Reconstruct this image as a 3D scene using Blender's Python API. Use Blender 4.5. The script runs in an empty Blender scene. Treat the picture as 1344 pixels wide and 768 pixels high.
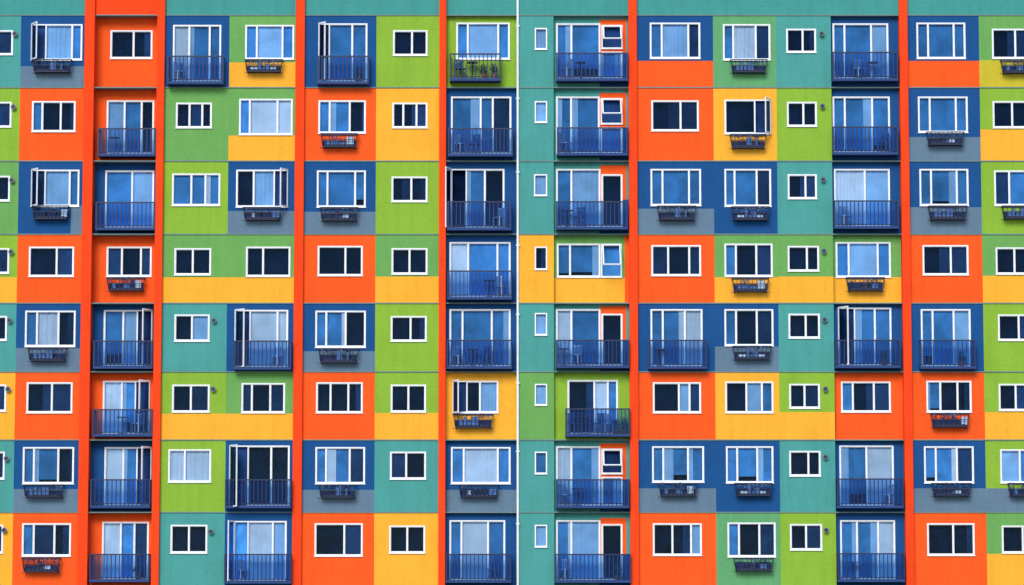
import bpy, math, random, re
from mathutils import Vector
random.seed(11)
scene = bpy.context.scene
COL = scene.collection

# ------------------------------------------------------------------ camera model
F = 4000.0; DIST = 125.0; CZ = 1.7
TH = math.atan(0.1); cT, sT = math.cos(TH), math.sin(TH)
def iw(x, y, Y=0.0):
    """point of the facade plane at depth Y as surveyed from the photograph"""
    u = (x-672)/F; v = (384-y)/F
    dy = cT - v*sT; dz = sT + v*cT
    t = (Y+DIST)/dy
    return u*t, CZ+dz*t
def MX(x): return iw(x, 384)[0]
def ZZ(y, Y=0.0): return iw(672, y, Y)[1]

cam = bpy.data.cameras.new("camera"); camo = bpy.data.objects.new("camera", cam)
COL.objects.link(camo); camo.location = (0, -DIST, CZ)
camo.rotation_euler = (math.pi/2+TH, 0, 0)
cam.sensor_width = 36; cam.lens = 36*F/1344; cam.clip_end = 5000; cam.clip_start = 0.5
scene.camera = camo
scene.view_settings.view_transform = 'Standard'
scene.view_settings.look = 'None'
scene.view_settings.exposure = 0

# ------------------------------------------------------------------ materials
def lin(c):
    r = []
    for v in c:
        v /= 255.0
        r.append(v/12.92 if v <= 0.04045 else ((v+0.055)/1.055)**2.4)
    return r
def newmat(name):
    m = bpy.data.materials.new(name); m.use_nodes = True
    nt = m.node_tree; b = nt.nodes["Principled BSDF"]
    return m, nt, b
def N(nt, t, **kw):
    n = nt.nodes.new(t)
    for k, v in kw.items(): setattr(n, k, v)
    return n
def stucco(name, rgb, rough=0.9, gain=1.0):
    m, nt, b = newmat(name); L = nt.links
    c = [min(0.93, v*gain) for v in lin(rgb)]
    geo = N(nt, 'ShaderNodeNewGeometry')
    n1 = N(nt, 'ShaderNodeTexNoise'); n1.inputs['Scale'].default_value = 0.8; n1.inputs['Detail'].default_value = 6
    L.new(geo.outputs['Position'], n1.inputs['Vector'])
    mp = N(nt, 'ShaderNodeMapping'); mp.inputs['Scale'].default_value = (3.5, 3.5, 0.4)
    L.new(geo.outputs['Position'], mp.inputs['Vector'])
    n2 = N(nt, 'ShaderNodeTexNoise'); n2.inputs['Scale'].default_value = 1.0; n2.inputs['Detail'].default_value = 5
    L.new(mp.outputs[0], n2.inputs['Vector'])
    n3 = N(nt, 'ShaderNodeTexNoise'); n3.inputs['Scale'].default_value = 8.0; n3.inputs['Detail'].default_value = 5; n3.inputs['Roughness'].default_value = 0.8
    L.new(geo.outputs['Position'], n3.inputs['Vector'])
    def mr(src, a, bb, lo, hi):
        q = N(nt, 'ShaderNodeMapRange'); q.inputs[1].default_value = a; q.inputs[2].default_value = bb
        q.inputs[3].default_value = lo; q.inputs[4].default_value = hi
        L.new(src, q.inputs[0]); return q.outputs[0]
    a = mr(n1.outputs[0], 0.3, 0.7, 0.94, 1.04)
    s = mr(n2.outputs[0], 0.30, 0.55, 0.93, 1.01)
    g = mr(n3.outputs[0], 0.3, 0.7, 0.89, 1.09)
    m1 = N(nt, 'ShaderNodeMath', operation='MULTIPLY'); L.new(a, m1.inputs[0]); L.new(s, m1.inputs[1])
    m2 = N(nt, 'ShaderNodeMath', operation='MULTIPLY'); L.new(m1.outputs[0], m2.inputs[0]); L.new(g, m2.inputs[1])
    vm = N(nt, 'ShaderNodeVectorMath', operation='SCALE'); vm.inputs[0].default_value = c
    L.new(m2.outputs[0], vm.inputs['Scale']); L.new(vm.outputs[0], b.inputs['Base Color'])
    b.inputs['Roughness'].default_value = rough
    b.inputs['Specular IOR Level'].default_value = 0.2
    bp = N(nt, 'ShaderNodeBump'); bp.inputs['Strength'].default_value = 0.35; bp.inputs['Distance'].default_value = 0.02
    L.new(n3.outputs[0], bp.inputs['Height']); L.new(bp.outputs[0], b.inputs['Normal'])
    return m
def plain(name, rgb, rough=0.6, metal=0.0, var=0.12, scale=6.0, spec=0.5):
    m, nt, b = newmat(name); L = nt.links
    c = lin(rgb)
    geo = N(nt, 'ShaderNodeNewGeometry')
    n1 = N(nt, 'ShaderNodeTexNoise'); n1.inputs['Scale'].default_value = scale; n1.inputs['Detail'].default_value = 4
    L.new(geo.outputs['Position'], n1.inputs['Vector'])
    q = N(nt, 'ShaderNodeMapRange'); q.inputs[1].default_value = 0.3; q.inputs[2].default_value = 0.7
    q.inputs[3].default_value = 1-var; q.inputs[4].default_value = 1+var*0.4
    L.new(n1.outputs[0], q.inputs[0])
    vm = N(nt, 'ShaderNodeVectorMath', operation='SCALE'); vm.inputs[0].default_value = c
    L.new(q.outputs[0], vm.inputs['Scale']); L.new(vm.outputs[0], b.inputs['Base Color'])
    b.inputs['Roughness'].default_value = rough; b.inputs['Metallic'].default_value = metal
    b.inputs['Specular IOR Level'].default_value = spec
    return m
WALL = {
 'T': stucco("teal_stucco", (76,156,150)),
 'G': stucco("green_stucco", (108,166,88)),
 'A': stucco("sage_green_stucco", (98,164,110)),
 'L': stucco("lime_stucco", (138,180,58)),
 'X': stucco("yellow_lime_stucco", (200,184,52)),
 'Y': stucco("yellow_stucco", (250,176,54)),
 'O': stucco("orange_stucco", (255,92,32)),
 'N': stucco("navy_stucco", (26,80,138)),
 'S': stucco("slate_stucco", (100,126,148)),
 'P': stucco("pilaster_orange_stucco", (246,72,26)),
 'B': stucco("band_teal_stucco", (68,150,144)),
 'C': stucco("plinth_concrete", (120,124,122)),
}
LEDGE = stucco("ledge_render", (116,140,138))
WHITE = plain("white_window_paint", (240,243,248), 0.35, var=0.1)
NAVYM = plain("navy_railing_paint", (10,32,82), 0.45, var=0.2)
SLABM = plain("navy_slab_paint", (22,62,122), 0.7, var=0.15)
IRON = plain("navy_wrought_iron", (14,28,64), 0.5, var=0.2)
WOOD = plain("dark_slate_trough", (46,54,84), 0.8, var=0.35, scale=18)
LINER = plain("navy_basket_liner", (30,52,100), 0.9, var=0.5, scale=9)
TROUGHB = plain("blue_planter_plastic", (64,112,180), 0.6, var=0.4, scale=8)
LEAFM = plain("blue_grey_foliage", (58,100,150), 0.8, var=0.4, scale=20)
LEAFG = plain("dark_green_foliage", (44,84,44), 0.8, var=0.4, scale=20)
PETAL = plain("pale_blue_petals", (176,202,232), 0.7, var=0.3, scale=20)
GREY = plain("grey_vent_plastic", (96,108,120), 0.5)
DARK = plain("unlit_room_shade", (14,30,62), 0.95, var=0.6, scale=1.4, spec=0.0)  # near-black navy paints the shade of unlit rooms
CHAIRM = plain("pale_chair_paint", (150,178,214), 0.5)
CHAIRB = plain("blue_chair_paint", (40,84,156), 0.5)
TABM = plain("dark_table_paint", (16,30,66), 0.5)
POTM = plain("terracotta_pot", (150,84,60), 0.8)
ROOFM = plain("roof_felt", (90,92,94), 0.95)

def fabric(name, rgb, lo=0.8, hi=1.12, gain=1.0, sc=1.0):
    m, nt, b = newmat(name); L = nt.links
    c = [min(0.95, v*gain) for v in lin(rgb)]
    oi = N(nt, 'ShaderNodeObjectInfo')
    geo = N(nt, 'ShaderNodeNewGeometry')
    n1 = N(nt, 'ShaderNodeTexNoise'); n1.inputs['Scale'].default_value = sc; n1.inputs['Detail'].default_value = 3
    n1.inputs['Distortion'].default_value = 0.6
    L.new(geo.outputs['Position'], n1.inputs['Vector'])
    q = N(nt, 'ShaderNodeMapRange'); q.inputs[1].default_value = 0.3; q.inputs[2].default_value = 0.7
    q.inputs[3].default_value = lo; q.inputs[4].default_value = hi
    L.new(n1.outputs[0], q.inputs[0])
    q2 = N(nt, 'ShaderNodeMapRange'); q2.inputs[3].default_value = lo; q2.inputs[4].default_value = hi
    L.new(oi.outputs['Random'], q2.inputs[0])
    mm = N(nt, 'ShaderNodeMath', operation='MULTIPLY'); L.new(q.outputs[0], mm.inputs[0]); L.new(q2.outputs[0], mm.inputs[1])
    vm = N(nt, 'ShaderNodeVectorMath', operation='SCALE'); vm.inputs[0].default_value = c
    L.new(mm.outputs[0], vm.inputs['Scale']); L.new(vm.outputs[0], b.inputs['Base Color'])
    b.inputs['Roughness'].default_value = 0.9; b.inputs['Specular IOR Level'].default_value = 0.1
    return m
SKYREFL = fabric("sky_reflection_blind", (70,146,220), 0.68, 1.26, sc=1.1)  # blue sky reflection of the panes, painted into a sheet behind the glass
LIGHT = fabric("light_blue_curtain", (144,196,246), 0.84, 1.18)
CURT = fabric("pale_blue_curtain", (196,222,252), 0.86, 1.15)
NAVYC = fabric("navy_net_curtain", (32,64,116), 0.6, 1.3)

def glassmat():
    m = bpy.data.materials.new("window_glass"); m.use_nodes = True
    nt = m.node_tree; nt.nodes.clear(); L = nt.links
    out = N(nt, 'ShaderNodeOutputMaterial'); mix = N(nt, 'ShaderNodeMixShader')
    tr = N(nt, 'ShaderNodeBsdfTransparent'); tr.inputs[0].default_value = (0.94, 0.98, 1.0, 1)
    gl = N(nt, 'ShaderNodeBsdfGlossy'); gl.inputs['Roughness'].default_value = 0.05
    gl.inputs[0].default_value = (0.10, 0.22, 0.42, 1)
    geo = N(nt, 'ShaderNodeNewGeometry')
    n1 = N(nt, 'ShaderNodeTexNoise'); n1.inputs['Scale'].default_value = 0.9; n1.inputs['Detail'].default_value = 0
    L.new(geo.outputs['Position'], n1.inputs['Vector'])
    bp = N(nt, 'ShaderNodeBump'); bp.inputs['Strength'].default_value = 0.1; bp.inputs['Distance'].default_value = 0.02
    L.new(n1.outputs[0], bp.inputs['Height']); L.new(bp.outputs[0], gl.inputs['Normal'])
    fr = N(nt, 'ShaderNodeFresnel'); fr.inputs[0].default_value = 1.5
    L.new(fr.outputs[0], mix.inputs[0]); L.new(tr.outputs[0], mix.inputs[1]); L.new(gl.outputs[0], mix.inputs[2])
    L.new(mix.outputs[0], out.inputs[0]); return m
GLASS = glassmat()
def panelmat():
    m = bpy.data.materials.new("blue_tinted_acrylic"); m.use_nodes = True
    nt = m.node_tree; nt.nodes.clear(); L = nt.links
    out = N(nt, 'ShaderNodeOutputMaterial'); mix = N(nt, 'ShaderNodeMixShader'); mix.inputs[0].default_value = 0.07
    tr = N(nt, 'ShaderNodeBsdfTransparent'); tr.inputs[0].default_value = (0.66, 0.84, 1.0, 1)
    b = N(nt, 'ShaderNodeBsdfPrincipled'); b.inputs['Roughness'].default_value = 0.4
    c = lin((40, 110, 190)); b.inputs['Base Color'].default_value = (*c, 1)
    L.new(tr.outputs[0], mix.inputs[1]); L.new(b.outputs[0], mix.inputs[2]); L.new(mix.outputs[0], out.inputs[0]); return m
PANEL = panelmat()

# ------------------------------------------------------------------ mesh builder
class MB:
    def __init__(s): s.v=[]; s.f=[]; s.m=[]; s.mats=[]
    def mi(s, mat):
        if mat not in s.mats: s.mats.append(mat)
        return s.mats.index(mat)
    def face(s, pts, mat):
        n=len(s.v); s.v += [tuple(p) for p in pts]; s.f.append(tuple(range(n, n+len(pts)))); s.m.append(s.mi(mat))
    def box(s, x0,x1,y0,y1,z0,z1,mat):
        n=len(s.v); i=s.mi(mat)
        s.v += [(x0,y0,z0),(x1,y0,z0),(x1,y1,z0),(x0,y1,z0),(x0,y0,z1),(x1,y0,z1),(x1,y1,z1),(x0,y1,z1)]
        for q in ((0,1,5,4),(1,2,6,5),(2,3,7,6),(3,0,4,7),(4,5,6,7),(3,2,1,0)):
            s.f.append(tuple(n+k for k in q)); s.m.append(i)
    def cyl(s, p0, p1, r, mat, n=8, r1=None):
        p0=Vector(p0); p1=Vector(p1); d=(p1-p0).normalized()
        a = d.orthogonal().normalized(); b=d.cross(a); r1 = r if r1 is None else r1
        k=len(s.v); i=s.mi(mat)
        for j in range(n):
            t=2*math.pi*j/n; o=a*math.cos(t)+b*math.sin(t)
            s.v.append(tuple(p0+o*r)); s.v.append(tuple(p1+o*r1))
        for j in range(n):
            q=(j+1)%n
            s.f.append((k+2*j,k+2*q,k+2*q+1,k+2*j+1)); s.m.append(i)
        s.f.append(tuple(k+2*j for j in range(n))[::-1]); s.m.append(i)
        s.f.append(tuple(k+2*j+1 for j in range(n))); s.m.append(i)
    def obj(s, name, loc=(0,0,0), parent=None):
        me=bpy.data.meshes.new(name); me.from_pydata(s.v,[],s.f)
        for m in s.mats: me.materials.append(m)
        for p,i in zip(me.polygons,s.m): p.material_index=i
        me.update()
        o=bpy.data.objects.new(name,me); COL.objects.link(o); o.location=loc
        if parent: o.parent=parent
        return o

# ------------------------------------------------------------------ building data (survey)
COLS = dict(A=(-74,22),B=(22,107),C=(120,203),D=(213,298),E=(298,386),F=(398,492.5),G=(492.5,576),
            H=(585,679),I=(679,727),J=(727,826),K=(837,938),L=(938,1021.5),M=(1021.5,1094),
            N=(1094,1184),O=(1195,1290),P=(1290,1420))
DEPTH = dict(C=0.5,H=0.2,J=0.24,N=0.22)
PIL = [(107,120),(203,213),(386,398),(576,585),(826,837),(1184,1195)]
RY = [20,115,211.5,307.5,398,488,577.5,672.5,770]
# colour: main[/lower@y]
CC = {
1:"A:T B:N/S@87 C:O D:N E:G/Y@82 F:N G:L H:L I:T J:T K:N/O@80 L:A M:T N:N O:N/O@80 P:G/X@79",
2:"A:L B:O C:O D:G E:G/Y@178 F:O G:Y H:N I:T J:T K:O L:Y M:L N:N O:N/S@180 P:L/Y@170",
3:"A:G B:N C:N D:L E:N/S@277 F:N/S@278 G:L H:N I:T J:T K:N/S@274 L:N M:T N:N O:N/S@272 P:L",
4:"A:L/Y@364 B:O C:O D:G/Y@364 E:G/Y@364 F:O G:G/Y@363 H:N I:Y J:G/Y@365 K:O L:G/Y@364 M:G/Y@363 N:G/Y@364 O:O P:G/Y@362",
5:"A:T B:N/S@457 C:N D:T E:N F:N/S@461 G:L H:N I:T J:T K:N L:N/S@455 M:T N:N O:N P:L",
6:"A:Y B:O C:O D:L/Y@543 E:G/Y@543 F:O G:L/Y@542 H:Y I:G J:L K:O L:Y M:L/Y@541 N:O O:O P:L/Y@541",
7:"A:T B:N/S@642 C:N D:L E:N F:N/S@643 G:T H:N/S@643 I:T J:T K:N/S@641 L:N M:T N:N O:N/S@641 P:L/S@641",
8:"A:Y B:O C:O D:T E:N F:O G:Y H:N I:T J:T K:O L:A M:L N:N O:O P:G/Y@727",
}
W = {
1:dict(A=[('w',-32,40,17,72,"5d4n",None)], B=[('w',41,32,108,79,"<3n6l2b",(68,77))], C=[('w',145,40,200,77,"5d4d",None)],
  D=[('d',227,33,290,107,"3c4b2b",(219,73,293,110))], E=[('w',322,33,386,78,"2b5l2b",(346,77))],
  F=[('d',418,31,482,107,"<2n5b3b",(416,73,484,110))], G=[('w',516,40,561,73,"5d4d",None)],
  H=[('w',599,30,669,78,"2b6l2b",None),('b',590,70,657,106)], I=[('w',702,37,718,65,"1l",None)],
  J=[('d',730,31,788,104,"2b4b",(730,69,824,106)),('w',789.5,33,817,64,"^1n",None),('d',789.5,68,817,104,"1b",None)],
  K=[('w',853,30,919,77,"2b5l2n",None)], L=[('w',949,32,1011,79,"2b5c3n",(983,77))], M=[('w',1032,38,1071,69,"5d4d",None)],
  N=[('d',1093,31,1166,104,"2b5b3l",(1093,68,1179,106))], O=[('w',1203,30,1267,77,"2b5b2b",None)], P=[('w',1302,38,1356,77,"4d3n",(1338,77))]),
2:dict(A=[('w',-34,134,15,167,"5d4n",None)], B=[('w',42,133,99,173,"2b4d3d",None)], C=[('d',140,132,202,202,"3l3b2d",(128,168,204,205))],
  D=[('w',231,135,278,168,"3d3n2d",None)], E=[('w',314,130,384,177,"2b6c3c",None)], F=[('w',418,132,480,175,"2b4b3d",(445,174))],
  G=[('w',515,135,561,168,"3d4d3n",None)], H=[('d',592,127,671,202,"5b2b3n",(588,168,673,205))], I=[('w',702,133,718,161,"1l",None)],
  J=[('d',730,127,787,202,"2b4b",(731,167,824,204)),('w',788.5,129,817,163,"^1n",None),('d',788.5,167,817,202,"1b",None)],
  K=[('w',855,132,917,172,"5d3n",None)], L=[('w',951,131,1012,176,"6d3n>",(982,175))], M=[('w',1033,134,1072,166,"5d4d",None)],
  N=[('d',1093,127,1168,201,"2b5b3b",(1093,166,1179,203))], O=[('w',1205,127,1270,174,"2b5b2b",(1241,172))], P=[('w',1303,133,1354,168,"4d4d",None)]),
3:dict(A=[('w',-36,231,13,264,"5b4d",None)], B=[('w',41,223,104,271,"<3n6l2b",(66,269))], C=[('d',138,224,202,299,"5b4l",(125,265,203,302))],
  D=[('w',226,228,289,270,"4b3b3b",None)], E=[('w',310,223,378,272,"4d5l3n>",(344,271))], F=[('w',416,224,480,272,"2b6b2b",(445,271))],
  G=[('w',514,232,561,265,"5d4d",None)], H=[('d',592,222,662,300,"<3d4b4d",(587,264,671,302))], I=[('w',701,229,718,257,"1l",None)],
  J=[('d',730,222,788,299,"2b4l",(730,264,824,301)),('d',789.5,229,817,299,"1d",None)],
  K=[('w',854,222,920,270,"2b5b2b",(888,269))], L=[('w',951,222,1012,271,"2b5b3n",(985,270))], M=[('w',1034,229,1072,261,"5d3n",None)],
  N=[('d',1095,222,1168,298,"5c4l",(1095,263,1180,300))], O=[('w',1207,222,1271,270,"2b5b2b",(1244,269))], P=[('w',1305,224,1362,270,"2n4b",(1341,269))]),
4:dict(A=[('w',-38,326,12,359,"5d4n",None)], B=[('w',38,324,97,363,"5d3n",None)], C=[('w',140,324,199,363,"3n4d2n",(165,363))],
  D=[('w',229,326,277,361,"4d4d",None)], E=[('w',323,324,381,363,"3d5d",None)], F=[('w',417,323,476,362,"5d3d",None)],
  G=[('w',514,326,561,360,"4d4d",None)], H=[('d',590,318,670,390,"3c5b2b",(587,355,672,393))], I=[('w',702,324,718,354,"1d",None)],
  J=[('w',731,320,788,364,"2b5b",None),('w',789,320,816,364,"^1b",None)],
  K=[('w',855,322,920,362,"3n4d2n",None)], L=[('w',951,320,1014,363,"2b4d3n",(985,363))], M=[('w',1034,323,1075,356,"5d3d",None)],
  N=[('w',1097,318,1169,364,"2b5l2b",(1136,363))], O=[('w',1211,322,1271,361,"5d3n",None)], P=[('w',1307,325,1356,360,"4d4d",None)]),
5:dict(A=[('w',-40,415,9,447,"5b4d",None)], B=[('w',33,408,99,455,"2b4c3d",(62,455))], C=[('d',136,407,200,480,"4b3l3n>",(122,447,200,484))],
  D=[('w',229,413,275,448,"4d4l",None)], E=[('d',308,407,378,482,"<3n6c2c",(306,447,382,485))], F=[('w',414,408,480,456,"2b4b4d",(444,456))],
  G=[('w',513,415,560,448,"5d4d",None)], H=[('d',590,406,670,481,"2b5b3b",(586,446,672,484))], I=[('w',702,411,718,440,"1l",None)],
  J=[('d',730,406,788,481,"2c4b",(730,446,826,483)),('d',789.5,412,817,481,"1d",None)],
  K=[('d',854,406,922,481,"2b4b3c",(851,446,928,484))], L=[('w',951,406,1015,454,"2b4d3n",(987,453))], M=[('w',1035,412,1076,444,"5d4d",None)],
  N=[('d',1100,404,1170,480,"<3n4b3b",(1097,446,1182,483))], O=[('d',1209,406,1274,481,"2b4b3l",(1208,446,1281,484))], P=[('w',1310,413,1358,447,"4d3n",None)]),
6:dict(A=[('w',-41,505,8,540,"5d4n",None)], B=[('w',35,502,95,542,"5d4n",None)], C=[('d',135,500,197,570,"4c3b3n>",(121,537,200,573))],
  D=[('w',226,505,275,541,"4d4n",None)], E=[('w',317,503,374,542,"2n4d3n",None)], F=[('w',415,502,476,542,"3d4d3d",None)],
  G=[('w',513,505,559,541,"4d4d",None)], H=[('w',594,500,654,542,"<3n3d4l",(621,542))], I=[('w',702,504,718,532,"1l",None)],
  J=[('d',745,499,811,570,"6d3c2b",(742,536,827,573))],
  K=[('w',857,502,920,542,"5d2l2n",None)], L=[('w',952,501,1015,542,"4d3l2b",None)], M=[('w',1036,504,1076,536,"4d4n",None)],
  N=[('w',1104,501,1169,541,"2b4d3n",None)], O=[('w',1216,500,1275,541,"3b4d3d",(1247,541))], P=[('w',1311,504,1362,539,"3d4n",None)]),
7:dict(A=[('w',-43,593,6,629,"5b4n",None)], B=[('w',30,587,97,635,"2b5b3d",(57,635))], C=[('d',137,587,199,663,"4c3b3n>",(118,629,197,667))],
  D=[('w',221,590,277,633,"3c5c",None)], E=[('d',301,585,380,665,"<3n4d3d",(295,629,382,667))], F=[('w',414,587,479,635,"2b5b3n",(443,635))],
  G=[('w',512,593,559,629,"4n5d",None)], H=[('w',592,587,670,635,"2b6c2b",(628,635))], I=[('w',702,593,718,622,"1b",None)],
  J=[('d',730,586,788,664,"2c4b",(730,629,826,667)),('w',789.5,589,817,622,"^1n",None),('d',789.5,626,817,664,"1b",None)],
  K=[('w',856,586,924,633,"2b5b3b",(890,633))], L=[('w',953,586,1015,634,"2b4b3b",(989,633))], M=[('w',1036,592,1077,625,"5d3d",None)],
  N=[('d',1102,585,1173,664,"4b4c",(1099,628,1186,667))], O=[('w',1213,586,1278,634,"2b4b3n",(1249,633))], P=[('w',1313,590,1372,634,"3l4b",(1350,633))]),
8:dict(A=[('w',-45,689,4,726,"5d4n",None)], B=[('w',29,687,93,730,"2b4n3d",(54,731))], C=[('d',134,685,195,760,"4c3b3n",(117,727,196,764))],
  D=[('w',224,689,272,726,"4d4d",None)], E=[('d',307,684,376,762,"<3b6c3l",(294,727,382,766))], F=[('w',413,687,476,730,"5d3n",None)],
  G=[('w',511,690,558,726,"4d4d",None)], H=[('d',590,683,663,761,"2b5c3b",(585,727,671,765))], I=[('w',702,689,718,718,"1l",None)],
  J=[('d',730,683,788,761,"2b4l",(728,727,828,765)),('d',789.5,688,817,761,"1d",None)],
  K=[('w',857,687,921,729,"4d4d2l",None)], L=[('w',955,686,1018,731,"2b4d3n",(989,731))], M=[('w',1037,688,1079,722,"4d4n",None)],
  N=[('d',1103,683,1175,760,"3b4b3c",(1100,726,1188,764))], O=[('w',1217,687,1279,729,"5d4d",None)], P=[('w',1315,690,1370,726,"4d4n",None)]),
}
PATCH = {('B',3):[(93,270,115,310,'S')], ('J',1):[(787,26,822,69,'O'),(787,69,830,116,'N')], ('J',2):[(787,122,822,168,'O'),(787,168,830,213,'N')],
 ('J',3):[(787,217,822,262,'O'),(787,262,830,310,'N')], ('J',5):[(787,402,822,446,'O'),(787,446,830,490,'N')], ('J',7):[(787,582,822,629,'O'),(787,629,830,675,'N')],
 ('J',8):[(787,680,822,727,'O'),(787,727,830,775,'N')], ('J',4):[(820,307,830,399,'O')]}

bld = bpy.data.objects.new("apartment_building", None); COL.objects.link(bld)
bld["label"] = "multicoloured apartment block with orange pilasters and navy balconies"
bld["category"] = "apartment building"

# ------------------------------------------------------------------ wall mesh
wall = MB(); ZTOP = ZZ(-58)
order = list(COLS)
cellcol = {}
for r in CC:
    for tok in CC[r].split():
        c, rest = tok.split(':')
        cellcol[c, r] = rest
def cell(c, r):
    d = DEPTH.get(c, 0.0)
    x0, x1 = (MX(v) for v in COLS[c])
    z1, z0 = ZZ(RY[r-1]), ZZ(RY[r])
    rest = cellcol[c, r]; main = rest[0]; pats = []
    if '/' in rest:
        pats.append((-1e9, z0-1, 1e9, ZZ(float(rest.split('@')[1]), d), rest[2]))
    for (a, b, e, f, k) in PATCH.get((c, r), []):
        pats.append((iw(a, (b+f)/2, d)[0], ZZ(f, d), iw(e, (b+f)/2, d)[0], ZZ(b, d), k))
    ops = []
    for w in W[r][c]:
        if w[0] == 'b': continue
        cy = (w[2]+w[4])/2
        ops.append((iw(w[1], cy, d)[0], ZZ(w[4], d), iw(w[3], cy, d)[0], ZZ(w[2], d)))
    xs = {x0, x1}; zs = {z0, z1}
    for q in ops+[p[:4] for p in pats]:
        for v in (q[0], q[2]):
            if x0 < v < x1: xs.add(v)
        for v in (q[1], q[3]):
            if z0 < v < z1: zs.add(v)
    xs = sorted(xs); zs = sorted(zs)
    for i in range(len(xs)-1):
        for j in range(len(zs)-1):
            cx = (xs[i]+xs[i+1])/2; cz = (zs[j]+zs[j+1])/2
            if any(q[0] < cx < q[2] and q[1] < cz < q[3] for q in ops): continue
            k = main
            for p in pats:
                if p[0] < cx < p[2] and p[1] < cz < p[3]: k = p[4]
            wall.face([(xs[i],d,zs[j]),(xs[i+1],d,zs[j]),(xs[i+1],d,zs[j+1]),(xs[i],d,zs[j+1])], WALL[k])
    for q in ops:
        a, b, e, f = q; D2 = d+0.3; m = WALL[main]
        wall.face([(a,d,b),(a,d,f),(a,D2,f),(a,D2,b)], m); wall.face([(e,d,b),(e,D2,b),(e,D2,f),(e,d,f)], m)
        wall.face([(a,d,f),(e,d,f),(e,D2,f),(a,D2,f)], m); wall.face([(a,d,b),(a,D2,b),(e,D2,b),(e,d,b)], m)
for r in range(1, 9):
    for c in order: cell(c, r)
    for a, b in (('H','I'),('I','J'),('M','N')):
        da, db = DEPTH.get(a,0), DEPTH.get(b,0); X = MX(COLS[a][1]); k = a if da < db else b
        z1, z0 = ZZ(RY[r-1]), ZZ(RY[r])
        wall.face([(X,min(da,db),z0),(X,max(da,db),z0),(X,max(da,db),z1),(X,min(da,db),z1)], WALL[cellcol[k,r][0]])
for c in order:
    x0, x1 = (MX(v) for v in COLS[c])
    z0 = ZZ(RY[0]); k = 'P' if c == 'C' else 'B'; d = 0.0
    wall.face([(x0,d,z0),(x1,d,z0),(x1,d,ZTOP),(x0,d,ZTOP)], WALL[k])
    zb = ZZ(RY[8])
    wall.face([(x0,0,0),(x1,0,0),(x1,0,zb),(x0,0,zb)], WALL['C'])
XL, XR = MX(-74), MX(1420); DB = 13.0
wall.face([(XL,0,0),(XL,0,ZTOP),(XL,DB,ZTOP),(XL,DB,0)], WALL['G'])
wall.face([(XR,0,0),(XR,DB,0),(XR,DB,ZTOP),(XR,0,ZTOP)], WALL['G'])
wall.face([(XL,DB,0),(XL,DB,ZTOP),(XR,DB,ZTOP),(XR,DB,0)], WALL['G'])
wall.obj("wall", (0,0,0), bld)
rf = MB(); rf.box(XL-0.1, XR+0.1, -0.2, DB+0.1, ZTOP, ZTOP+0.25, ROOFM); rf.obj("roof", (0,0,0), bld)

for (a, b) in PIL:
    x0, x1 = MX(a), MX(b); m = MB(); cx = (x0+x1)/2
    m.box(x0-cx, x1-cx, -0.16, 1.0, 0, ZTOP-0.003, WALL['P'])
    m.obj("pilaster", (cx,0,0), bld)
edges = [XL]+[v for p in PIL for v in (MX(p[0]), MX(p[1]))]+[XR]
spans = [(edges[i], edges[i+1]) for i in range(0, len(edges), 2)]
for i, y in enumerate(RY):
    z = ZZ(y); m = MB()
    for (a, b) in spans:
        m.box(a-0.02, b+0.02, -0.035, 0.29, -0.025, 0.02, LEDGE)
        m.box(a-0.02, b+0.02, 0.291, 0.9, -0.023, 0.018, LEDGE)
    m.obj("floor_ledge", (0,0,z), bld)

m = MB(); X = MX(679.6)
m.cyl((0,-0.06,0.1),(0,-0.06,ZTOP-0.05), 0.05, WHITE, 10)
for r in range(9):
    z = ZZ(RY[r])-0.5
    m.box(-0.075,0.075,-0.12,0.0,z,z+0.05,WHITE)
m.obj("drainpipe", (X,0,0), bld)

# ------------------------------------------------------------------ windows
def parse(spec):
    oL = spec.startswith('<'); top = spec.startswith('^'); oR = spec.endswith('>')
    ps = [(float(a), k) for a, k in re.findall(r'(\d+)([a-z])', spec)]
    return ps, oL, oR, top
def folds(cu, ca, cb, z0, z1, yc, amp, mat):
    ns = max(4, int((cb-ca)/0.022)); per = random.uniform(0.12, 0.24); ph = random.random()*6
    fa = random.uniform(1.3, 3.5); base = len(cu.v); mi = cu.mi(mat)
    for q in range(ns+1):
        xx = ca+(cb-ca)*q/ns
        yy = amp*math.sin(2*math.pi*xx/per+ph+1.6*math.sin(xx*fa*3+ph))*(0.6+0.4*math.sin(xx*fa+ph))
        cu.v.append((xx, yc+yy, z0)); cu.v.append((xx, yc+yy*0.6, z1))
    for q in range(ns):
        cu.f.append((base+2*q, base+2*q+2, base+2*q+3, base+2*q+1)); cu.m.append(mi)
OPEN_ANGLES = [60, 50, 66, 56, 62, 110, 58, 48]
oi_ = [0]
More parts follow.
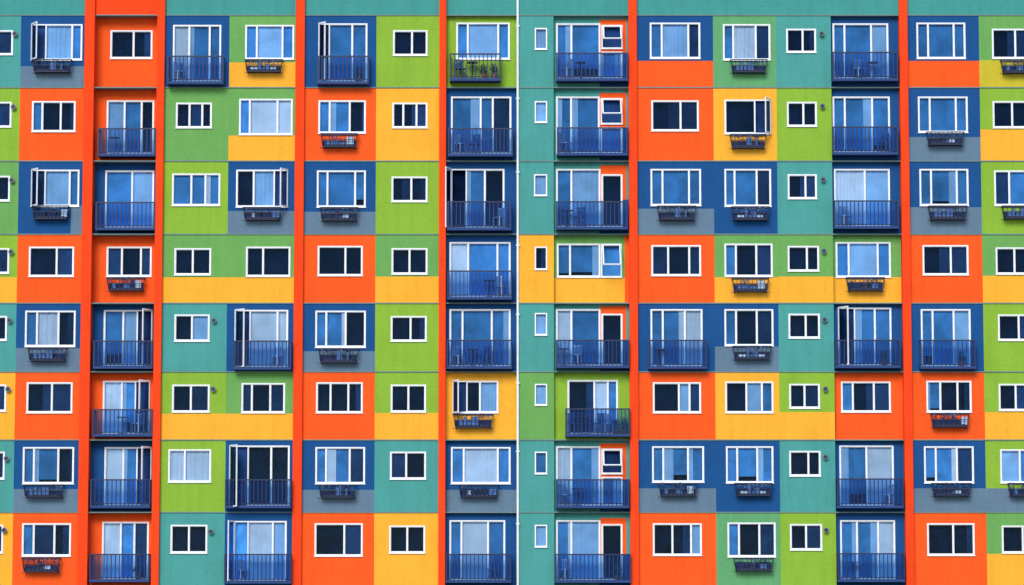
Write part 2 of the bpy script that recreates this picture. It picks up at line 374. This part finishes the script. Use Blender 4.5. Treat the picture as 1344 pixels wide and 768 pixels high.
def build_window(kind, d, x0, z0, x1, z1, spec):
    w = x1-x0; h = z1-z0; cx = (x0+x1)/2
    ps, oL, oR, top = parse(spec)
    fw = 0.053; mw = 0.036; sf = 0.022
    fr = MB(); y0, y1 = -0.02, 0.06
    L, R = -w/2-0.004, w/2+0.004
    fr.box(L, L+fw, y0, y1, -0.004, h+0.004, WHITE); fr.box(R-fw, R, y0, y1, -0.004, h+0.004, WHITE)
    fr.box(L+fw, R-fw, y0, y1, h+0.004-fw, h+0.004, WHITE); fr.box(L+fw, R-fw, y0, y1, -0.004, fw, WHITE)
    if kind == 'w':
        fr.box(L-0.02, R+0.02, -0.055, 0.0, -0.03, -0.0045, WHITE)
    il, ir, ib, it = L+fw, R-fw, fw, h+0.004-fw
    tot = sum(p[0] for p in ps); n = len(ps); avail = (ir-il)-mw*(n-1)
    gl = MB(); cu = MB(); sash_list = []
    x = il
    for i, (rw, k) in enumerate(ps):
        pw = avail*rw/tot; a, b = x, x+pw
        opened = (oL and i == 0) or (oR and i == n-1) or top
        if i < n-1:
            fr.box(b, b+mw, y0+0.004, y1-0.003, ib, it, WHITE)
        if not opened:
            s0, s1 = 0.004, 0.03
            if n > 1 or kind == 'd':
                fr.box(a, a+sf, s0, s1, ib, it, WHITE); fr.box(b-sf, b, s0, s1, ib, it, WHITE)
                fr.box(a+sf, b-sf, s0, s1, ib, ib+sf, WHITE); fr.box(a+sf, b-sf, s0, s1, it-sf, it, WHITE)
            gl.face([(a+0.01,0.016,ib+0.01),(b-0.01,0.016,ib+0.01),(b-0.01,0.016,it-0.01),(a+0.01,0.016,it-0.01)], GLASS)
        else:
            sash_list.append((a, b, i, k))
        ca, cb, mat = a-0.02, b+0.02, None
        if k == 'b': mat, amp = SKYREFL, random.choice((0.003, 0.006, 0.012))
        elif k == 'l': mat, amp = LIGHT, random.choice((0.012, 0.02, 0.026))
        elif k == 'c': mat, amp = CURT, random.choice((0.012, 0.02, 0.028))
        elif k == 'n': mat, amp = NAVYC, 0.014
        elif k == 'd' and random.random() < 0.2:
            mat, amp = NAVYC, 0.015; ca = b-pw*random.uniform(0.2, 0.5)
        if mat:
            zb = ib-0.03
            if k == 'b' and random.random() < 0.12: zb = ib+(it-ib)*random.uniform(0.08, 0.22)
            folds(cu, ca, cb, zb, it+0.03, 0.12, amp, mat)
            if k == 'b' and pw > 0.5 and random.random() < 0.45:
                q = pw*random.uniform(0.18, 0.42); cm = random.choice((LIGHT, LIGHT, CURT))
                if random.random() < 0.5: folds(cu, ca, a+q, ib-0.03, it+0.03, 0.075, 0.018, cm)
                else: folds(cu, b-q, cb, ib-0.03, it+0.03, 0.075, 0.018, cm)
        x = b+mw
    win = fr.obj("balcony_door" if kind == 'd' else "window", (cx, d, z0), bld)
    if gl.f: gl.obj("glass_pane", (0,0,0), win)
    if cu.f:
        o = cu.obj("curtain", (0,0,0), win)  # painted sky-reflection sheets share this mesh with the curtains
        for p in o.data.polygons: p.use_smooth = True
    bk = MB(); bk.face([(L,0.27,-0.01),(R,0.27,-0.01),(R,0.27,h+0.01),(L,0.27,h+0.01)], DARK)  # shallow dark sheets behind the panes, room shade put into their colour
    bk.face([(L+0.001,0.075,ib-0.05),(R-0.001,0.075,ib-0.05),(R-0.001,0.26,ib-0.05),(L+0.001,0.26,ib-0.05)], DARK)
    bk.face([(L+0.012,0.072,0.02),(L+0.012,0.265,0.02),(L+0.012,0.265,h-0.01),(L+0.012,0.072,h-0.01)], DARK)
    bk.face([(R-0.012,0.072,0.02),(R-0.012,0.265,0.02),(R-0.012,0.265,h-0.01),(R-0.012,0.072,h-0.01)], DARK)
    bk.obj("room_shade_backing", (0,0,0), win)
    for (a, b, i, k) in sash_list:
        s = MB(); t = 0.055
        if not top: a -= 0.04; b += 0.04
        zb_, zt_ = (ib, it) if top else (ib-0.07, it+0.07)
        pw = b-a; hh = zt_-zb_
        s.box(0, t, -0.02, 0.02, 0, hh, WHITE); s.box(pw-t, pw, -0.02, 0.02, 0, hh, WHITE)
        s.box(t, pw-t, -0.02, 0.02, 0, t, WHITE); s.box(t, pw-t, -0.02, 0.02, hh-t, hh, WHITE)
        s.face([(t-0.01,0,t-0.01),(pw-t+0.01,0,t-0.01),(pw-t+0.01,0,hh-t+0.01),(t-0.01,0,hh-t+0.01)], GLASS)
        ang = OPEN_ANGLES[oi_[0] % len(OPEN_ANGLES)]
        if top:
            s.v = [(p[0], p[1], p[2]-hh) for p in s.v]
            so = s.obj("casement_sash", (a, -0.03, zt_), win); so.rotation_euler = (math.radians(-44), 0, 0)
        elif i == 0:
            oi_[0] += 1
            so = s.obj("casement_sash", (a, -0.045, zb_), win); so.rotation_euler = (0, 0, math.radians(-ang))
        else:
            oi_[0] += 1
            s.v = [(p[0]-pw, p[1], p[2]) for p in s.v]
            so = s.obj("casement_sash", (b, -0.045, zb_), win); so.rotation_euler = (0, 0, math.radians(ang))
    return win

def build_balcony(c, x0, y0, x1, y1):
    d = DEPTH.get(c, 0.0)
    Yr = {'C': -0.2, 'H': -0.4, 'J': -0.38, 'N': -0.38}.get(c, -0.46)
    X0, _ = iw(x0, y1, Yr); X1, _ = iw(x1, y1, Yr)
    zt = ZZ(y0, Yr); zb = ZZ(y1, Yr)
    cx = (X0+X1)/2; hw = (X1-X0)/2; H = zt-zb; st = 0.11
    sl = MB(); sl.box(-hw, hw, Yr, d+0.03, 0, st, SLABM)
    bal = sl.obj("balcony", (cx, 0, zb), bld)
    r = MB()
    yf = Yr+0.03
    r.box(-hw, hw, yf-0.028, yf+0.028, H-0.055, H, NAVYM)
    r.box(-hw+0.02, hw-0.02, yf-0.018, yf+0.018, st+0.05, st+0.085, NAVYM)
    nb = max(6, int(2*hw/0.165))
    for i in range(nb+1):
        x = -hw+0.03+(2*hw-0.06)*i/nb; t = 0.018 if 0 < i < nb else 0.03
        r.box(x-t, x+t, yf-t, yf+t, st-0.002, H-0.045, NAVYM)
    for s in (-1, 1):
        xx = s*(hw-0.03)
        r.box(xx-0.02, xx+0.02, yf+0.03, d+0.0, H-0.045, H-0.005, NAVYM)
        r.box(xx-0.015, xx+0.015, yf+0.03, d+0.0, st+0.05, st+0.08, NAVYM)
        k = int((d-yf)/0.14)
        for i in range(1, k+1):
            yy = yf+(d-yf)*i/(k+1)
            r.box(xx-0.011, xx+0.011, yy-0.011, yy+0.011, st-0.002, H-0.04, NAVYM)
    r.obj("railing", (0,0,0), bal)
    if (c, y0) != ('H', 70):
        p = MB(); p.box(-hw+0.06, hw-0.06, yf+0.033, yf+0.039, st+0.03, H-0.06, PANEL)
        p.obj("tinted_screen", (0,0,0), bal)
    return cx, zb+st, Yr, hw

# ------------------------------------------------------------------ window box prototype
def leafclump(m, cx, cy, cz, rx, ry, rz, n, mats, size):
    for _ in range(n):
        while True:
            p = Vector((random.uniform(-1,1), random.uniform(-1,1), random.uniform(-1,1)))
            if p.length < 1: break
        c = Vector((cx+p.x*rx, cy+p.y*ry, cz+p.z*rz))
        a = Vector((random.gauss(0,1), random.gauss(0,1), random.gauss(0,1))).normalized()
        b = a.orthogonal().normalized(); s = size*random.uniform(0.6, 1.3)
        m.face([c-a*s, c-b*s*0.5, c+a*s, c+b*s*0.5], random.choice(mats))
def make_box_protos():
    out = []
    for v in range(9):
        hw = 0.74
        br = MB()
        def ring(hw_, ya, yb, z, t=0.016):
            br.box(-hw_, hw_, ya-t, ya+t, z-t, z+t, IRON); br.box(-hw_, hw_, yb-t, yb+t, z-t, z+t, IRON)
            br.box(-hw_-t, -hw_+t, ya+t, yb-t, z-t, z+t, IRON); br.box(hw_-t, hw_+t, ya+t, yb-t, z-t, z+t, IRON)
        ring(hw+0.04, -0.36, -0.03, -0.08, 0.02); ring(hw, -0.35, -0.03, -0.32, 0.012); ring(hw-0.05, -0.31, -0.03, -0.60, 0.018)
        nb = 9
        for i in range(nb+1):
            f = -1+2*i/nb
            pts = [(f*(hw+0.04), -0.36, -0.08), (f*hw, -0.35, -0.32), (f*(hw-0.02), -0.34, -0.48), (f*(hw-0.05), -0.31, -0.60)]
            for p, q in zip(pts, pts[1:]): br.cyl(p, q, 0.012, IRON, 5)
        for s in (-1, 1):
            for yy in (-0.26, -0.15):
                br.cyl((s*(hw+0.04), yy, -0.08), (s*(hw-0.05), yy, -0.60), 0.011, IRON, 5)
            pr = None
            for k in range(9):
                t = k/8*math.pi*1.5
                p = (s*(hw-0.02)+s*0.09*math.cos(t), -0.18, -0.60-0.06*math.sin(t))
                if pr: br.cyl(pr, p, 0.012, IRON, 5)
                pr = p
            br.cyl((s*(hw-0.1), -0.31, -0.60), (s*(hw-0.1), 0.0, -0.67), 0.012, IRON, 5)
        tr = MB()
        z0 = -0.57; rr = random.Random(v*3+1)
        tr.box(-hw+0.12, hw-0.12, -0.30, -0.28, z0, z0+0.07, WOOD)
        tr.box(-hw+0.12, -hw+0.14, -0.275, -0.07, z0, z0+0.07, WOOD)
        tr.box(hw-0.14, hw-0.12, -0.275, -0.07, z0, z0+0.07, WOOD)
        tr.box(-hw+0.15, hw-0.15, -0.27, -0.07, -0.56, -0.52, IRON)
        tr.box(-hw+0.03, hw-0.03, -0.068, -0.05, -0.575, rr.choice((-0.3, -0.36, -0.24)), LINER)
        x = -hw+0.18
        while x < hw-0.26:
            ww = rr.uniform(0.12, 0.34)
            if rr.random() < 0.75:
                tr.box(x, x+ww-0.03, -0.25, -0.1, -0.518, -0.518+rr.uniform(0.1, 0.36), rr.choice((TROUGHB, TROUGHB, WOOD, LINER, PETAL)))
            x += ww
        fl = MB()
        for k in range(8):
            x = -hw+0.16+(2*hw-0.32)*k/7+random.uniform(-0.05, 0.05)
            if random.random() < 0.3: continue
            leafclump(fl, x, -0.19+random.uniform(-0.04,0.04), -0.17+random.uniform(-0.06,0.04), 0.14, 0.09, random.uniform(0.05,0.14), 28,
                      random.choice(([LEAFM, LEAFM, IRON, PETAL], [PETAL, LEAFM, LEAFM], [LEAFM, IRON])), 0.035)
        out.append((br.obj("iron_basket"), tr.obj("trough"), fl.obj("plants")))
    return out
protos = make_box_protos()
def place_box(cx, ytop, c):
    d = DEPTH.get(c, 0.0)
    X, Z = iw(cx, ytop, d-0.3)
    e = bpy.data.objects.new("window_box", None); COL.objects.link(e); e.location = (X, d, Z+0.03)
    e.scale = (random.uniform(0.95, 1.05), 1, random.uniform(0.94, 1.06))
    e["label"] = "navy iron window basket with trough and blue pots"
    e["category"] = "window box"; e["group"] = "window boxes hanging under the windows"
    for o in random.choice(protos):
        k = o.copy(); COL.objects.link(k); k.parent = e; k.location = (0,0,0)

def vent(x, y, d=0.0):
    X, Z = iw(x, y, d)
    m = MB(); m.cyl((0,-0.09,0),(0,0.01,0),0.085,GREY,14); m.cyl((0,-0.14,0.0),(0,-0.088,0.0),0.11,GREY,14, 0.07)
    m.cyl((0,-0.145,0),(0,-0.139,0),0.07,IRON,12)
    m.obj("wall_vent", (X,d,Z), bld)
for y, x in zip((45,141,237,331,421,511,602,696),(20,18,16,15,13,11,9,6)): vent(x, y)
for y, x in zip((45,140,236,330,420,511,600,696),(1078,1079,1080,1081,1082,1083,1083,1084)): vent(x, y)
for x, y in ((281,421),(280,511),(277,698)): vent(x, y)

balc = {}
for r in W:
    for c in order:
        d = DEPTH.get(c, 0.0)
        for w in W[r][c]:
            if w[0] == 'b':
                balc[c, r] = build_balcony(c, *w[1:5]); continue
            cy = (w[2]+w[4])/2
            xa, _ = iw(w[1], cy, d); xb, _ = iw(w[3], cy, d); za, zb = ZZ(w[4], d), ZZ(w[2], d)
            build_window(w[0], d, xa, za, xb, zb, w[5])
            if w[6]:
                if w[0] == 'w': place_box(w[6][0], w[6][1], c)
                else: balc[c, r] = build_balcony(c, *w[6])
for p in protos:
    for o in p: bpy.data.objects.remove(o)

# ------------------------------------------------------------------ balcony furniture
def empty(name, loc, label, cat, group=None, rot=0):
    e = bpy.data.objects.new(name, None); COL.objects.link(e); e.location = loc; e.rotation_euler = (0,0,rot)
    e["label"] = label; e["category"] = cat
    if group: e["group"] = group
    return e
def chair_parts(M):
    cseat = MB(); cseat.box(-0.2,0.2,-0.2,0.2,0.42,0.45,M)
    cback = MB()
    for k in range(5): cback.box(-0.18+k*0.08,-0.135+k*0.08,0.17,0.19,0.452,0.80,M)
    cback.box(-0.2,0.2,0.165,0.195,0.80,0.86,M)
    legm = MB(); legm.cyl((0,0,0),(0,0,0.418),0.018,M,6)
    return [cseat.obj("seat"), cback.obj("backrest"), legm.obj("leg")]
P_ = chair_parts(CHAIRM); Q_ = chair_parts(CHAIRB)
ttop = MB(); ttop.cyl((0,0,0.68),(0,0,0.71),0.24,TABM,18)
tst = MB(); tst.cyl((0,0,0.03),(0,0,0.678),0.022,TABM,8)
tba = MB(); tba.cyl((0,0,0),(0,0,0.029),0.17,TABM,14)
T_ = [ttop.obj("table_top"), tst.obj("stem"), tba.obj("foot")]
def chair(x, y, z, rot, PP, word):
    e = empty("patio_chair", (x,y,z), word+" slatted patio chair standing on a balcony", "chair", "patio chairs on the balconies", rot)
    for o in PP[:2]:
        k = o.copy(); COL.objects.link(k); k.parent = e
    for sx in (-0.17,0.17):
        for sy in (-0.17,0.17):
            k = PP[2].copy(); COL.objects.link(k); k.parent = e; k.location = (sx,sy,0)
def table(x, y, z):
    e = empty("patio_table", (x,y,z), "small dark round table on a balcony", "table", "small tables on the balconies")
    for o in T_:
        k = o.copy(); COL.objects.link(k); k.parent = e
def plant(x, y, z, s=0.8):
    e = empty("potted_plant", (x,y,z), "bushy green plant in a terracotta pot on a balcony", "potted plant", "potted plants on the balconies")
    m = MB(); m.cyl((0,0,0),(0,0,0.26*s),0.10*s,POTM,12,0.15*s); m.obj("pot",(0,0,0),e)
    f = MB(); leafclump(f,0,0,0.5*s,0.22*s,0.2*s,0.3*s,170,[LEAFG,LEAFG,LEAFM],0.05); f.obj("foliage",(0,0,0),e)
def at(key, px, what, dy=0.29, rot=0.3):
    cx, z, Yr, hw = balc[key]
    X, _ = iw(px, RY[key[1]]-8, Yr+dy)
    if what == 'c': chair(X, Yr+dy, z, rot, P_, "pale blue")
    elif what == 'k': chair(X, Yr+dy, z, rot, Q_, "dark blue")
    elif what == 't': table(X, Yr+dy, z)
    else: plant(X, Yr+dy-0.05, z)
for key, px, what, rot in (
  (('H',1),604,'k',0.4),(('H',1),620,'t',0),(('H',1),635,'p',0),(('H',1),648,'p',0),
  (('J',1),744,'c',-0.8),(('J',1),762,'t',0),(('J',2),742,'c',0.9),(('H',2),604,'c',0.8),(('H',2),622,'k',-0.5),(('H',3),655,'c',-0.7),
  (('H',4),658,'c',2.4),(('H',4),642,'t',0),(('H',5),602,'c',0.7),(('H',5),620,'t',0),(('H',5),637,'k',-0.6),(('J',3),745,'t',0),(('J',3),760,'k',-0.5),(('J',5),740,'t',0),(('J',5),756,'c',-0.5),
  (('J',6),754,'k',0.8),(('J',6),769,'t',0),(('J',6),784,'k',-0.8),(('J',6),797,'c',0.4),(('J',6),807,'p',0),(('J',6),819,'p',0),(('C',6),181,'c',-0.6),(('C',6),160,'t',0),
  (('C',8),181,'p',0),(('N',1),1128,'c',0.5),(('N',1),1146,'t',0),(('J',7),742,'c',0.7),(('J',7),758,'t',0),(('J',8),740,'c',-0.6),(('J',8),810,'p',0),
  (('C',2),150,'t',0),(('F',1),470,'p',0),(('D',1),236,'c',0.5),(('N',3),1110,'c',0.4),(('E',5),362,'c',-0.5),(('N',2),1160,'k',-0.4),
  (('K',5),866,'t',0),(('O',5),1262,'p',0),(('N',7),1165,'c',-0.6),(('E',8),318,'c',0.6),(('N',8),1120,'t',0),(('N',5),1160,'p',0),(('H',8),648,'k',-0.5)):
    at(key, px, what, rot=rot)
for o in P_+Q_+T_: bpy.data.objects.remove(o)

# ------------------------------------------------------------------ ground
g = MB(); g.box(-1500,1500,-1500,1500,-1.0,0,plain("ground_paving_soil",(128,126,122),0.95,scale=0.4)); go = g.obj("ground"); go["kind"]="structure"
g = MB(); g.box(XL-3,XR+3,-4,0.0,0.004,0.13,plain("pavement_concrete",(150,148,142),0.9,scale=2)); go = g.obj("pavement"); go["kind"]="structure"
g = MB(); g.face([(-300,-11,0.004),(300,-11,0.004),(300,-4.1,0.004),(-300,-4.1,0.004)],plain("asphalt",(62,62,64),0.9,scale=3)); go = g.obj("road"); go["kind"]="structure"

# ------------------------------------------------------------------ light
w = bpy.data.worlds.new("World"); scene.world = w; w.use_nodes = True
nt = w.node_tree; bg = nt.nodes["Background"]
sky = nt.nodes.new("ShaderNodeTexSky"); sky.sky_type = 'NISHITA'; sky.sun_disc = False
EL, AZ = math.radians(36), math.radians(195)
sky.sun_elevation = EL; sky.sun_rotation = AZ; sky.air_density = 1.0; sky.dust_density = 0.7
nt.links.new(sky.outputs[0], bg.inputs[0]); bg.inputs[1].default_value = 0.15
sl = bpy.data.lights.new("sun", 'SUN'); sl.energy = 2.65; sl.angle = math.radians(26); sl.color = (1, 0.97, 0.93)
so = bpy.data.objects.new("sun", sl); COL.objects.link(so)
sd = Vector((math.sin(AZ)*math.cos(EL), math.cos(AZ)*math.cos(EL), math.sin(EL)))
so.rotation_euler = (-sd).to_track_quat('-Z', 'Y').to_euler(); so.location = (0,-40,60)
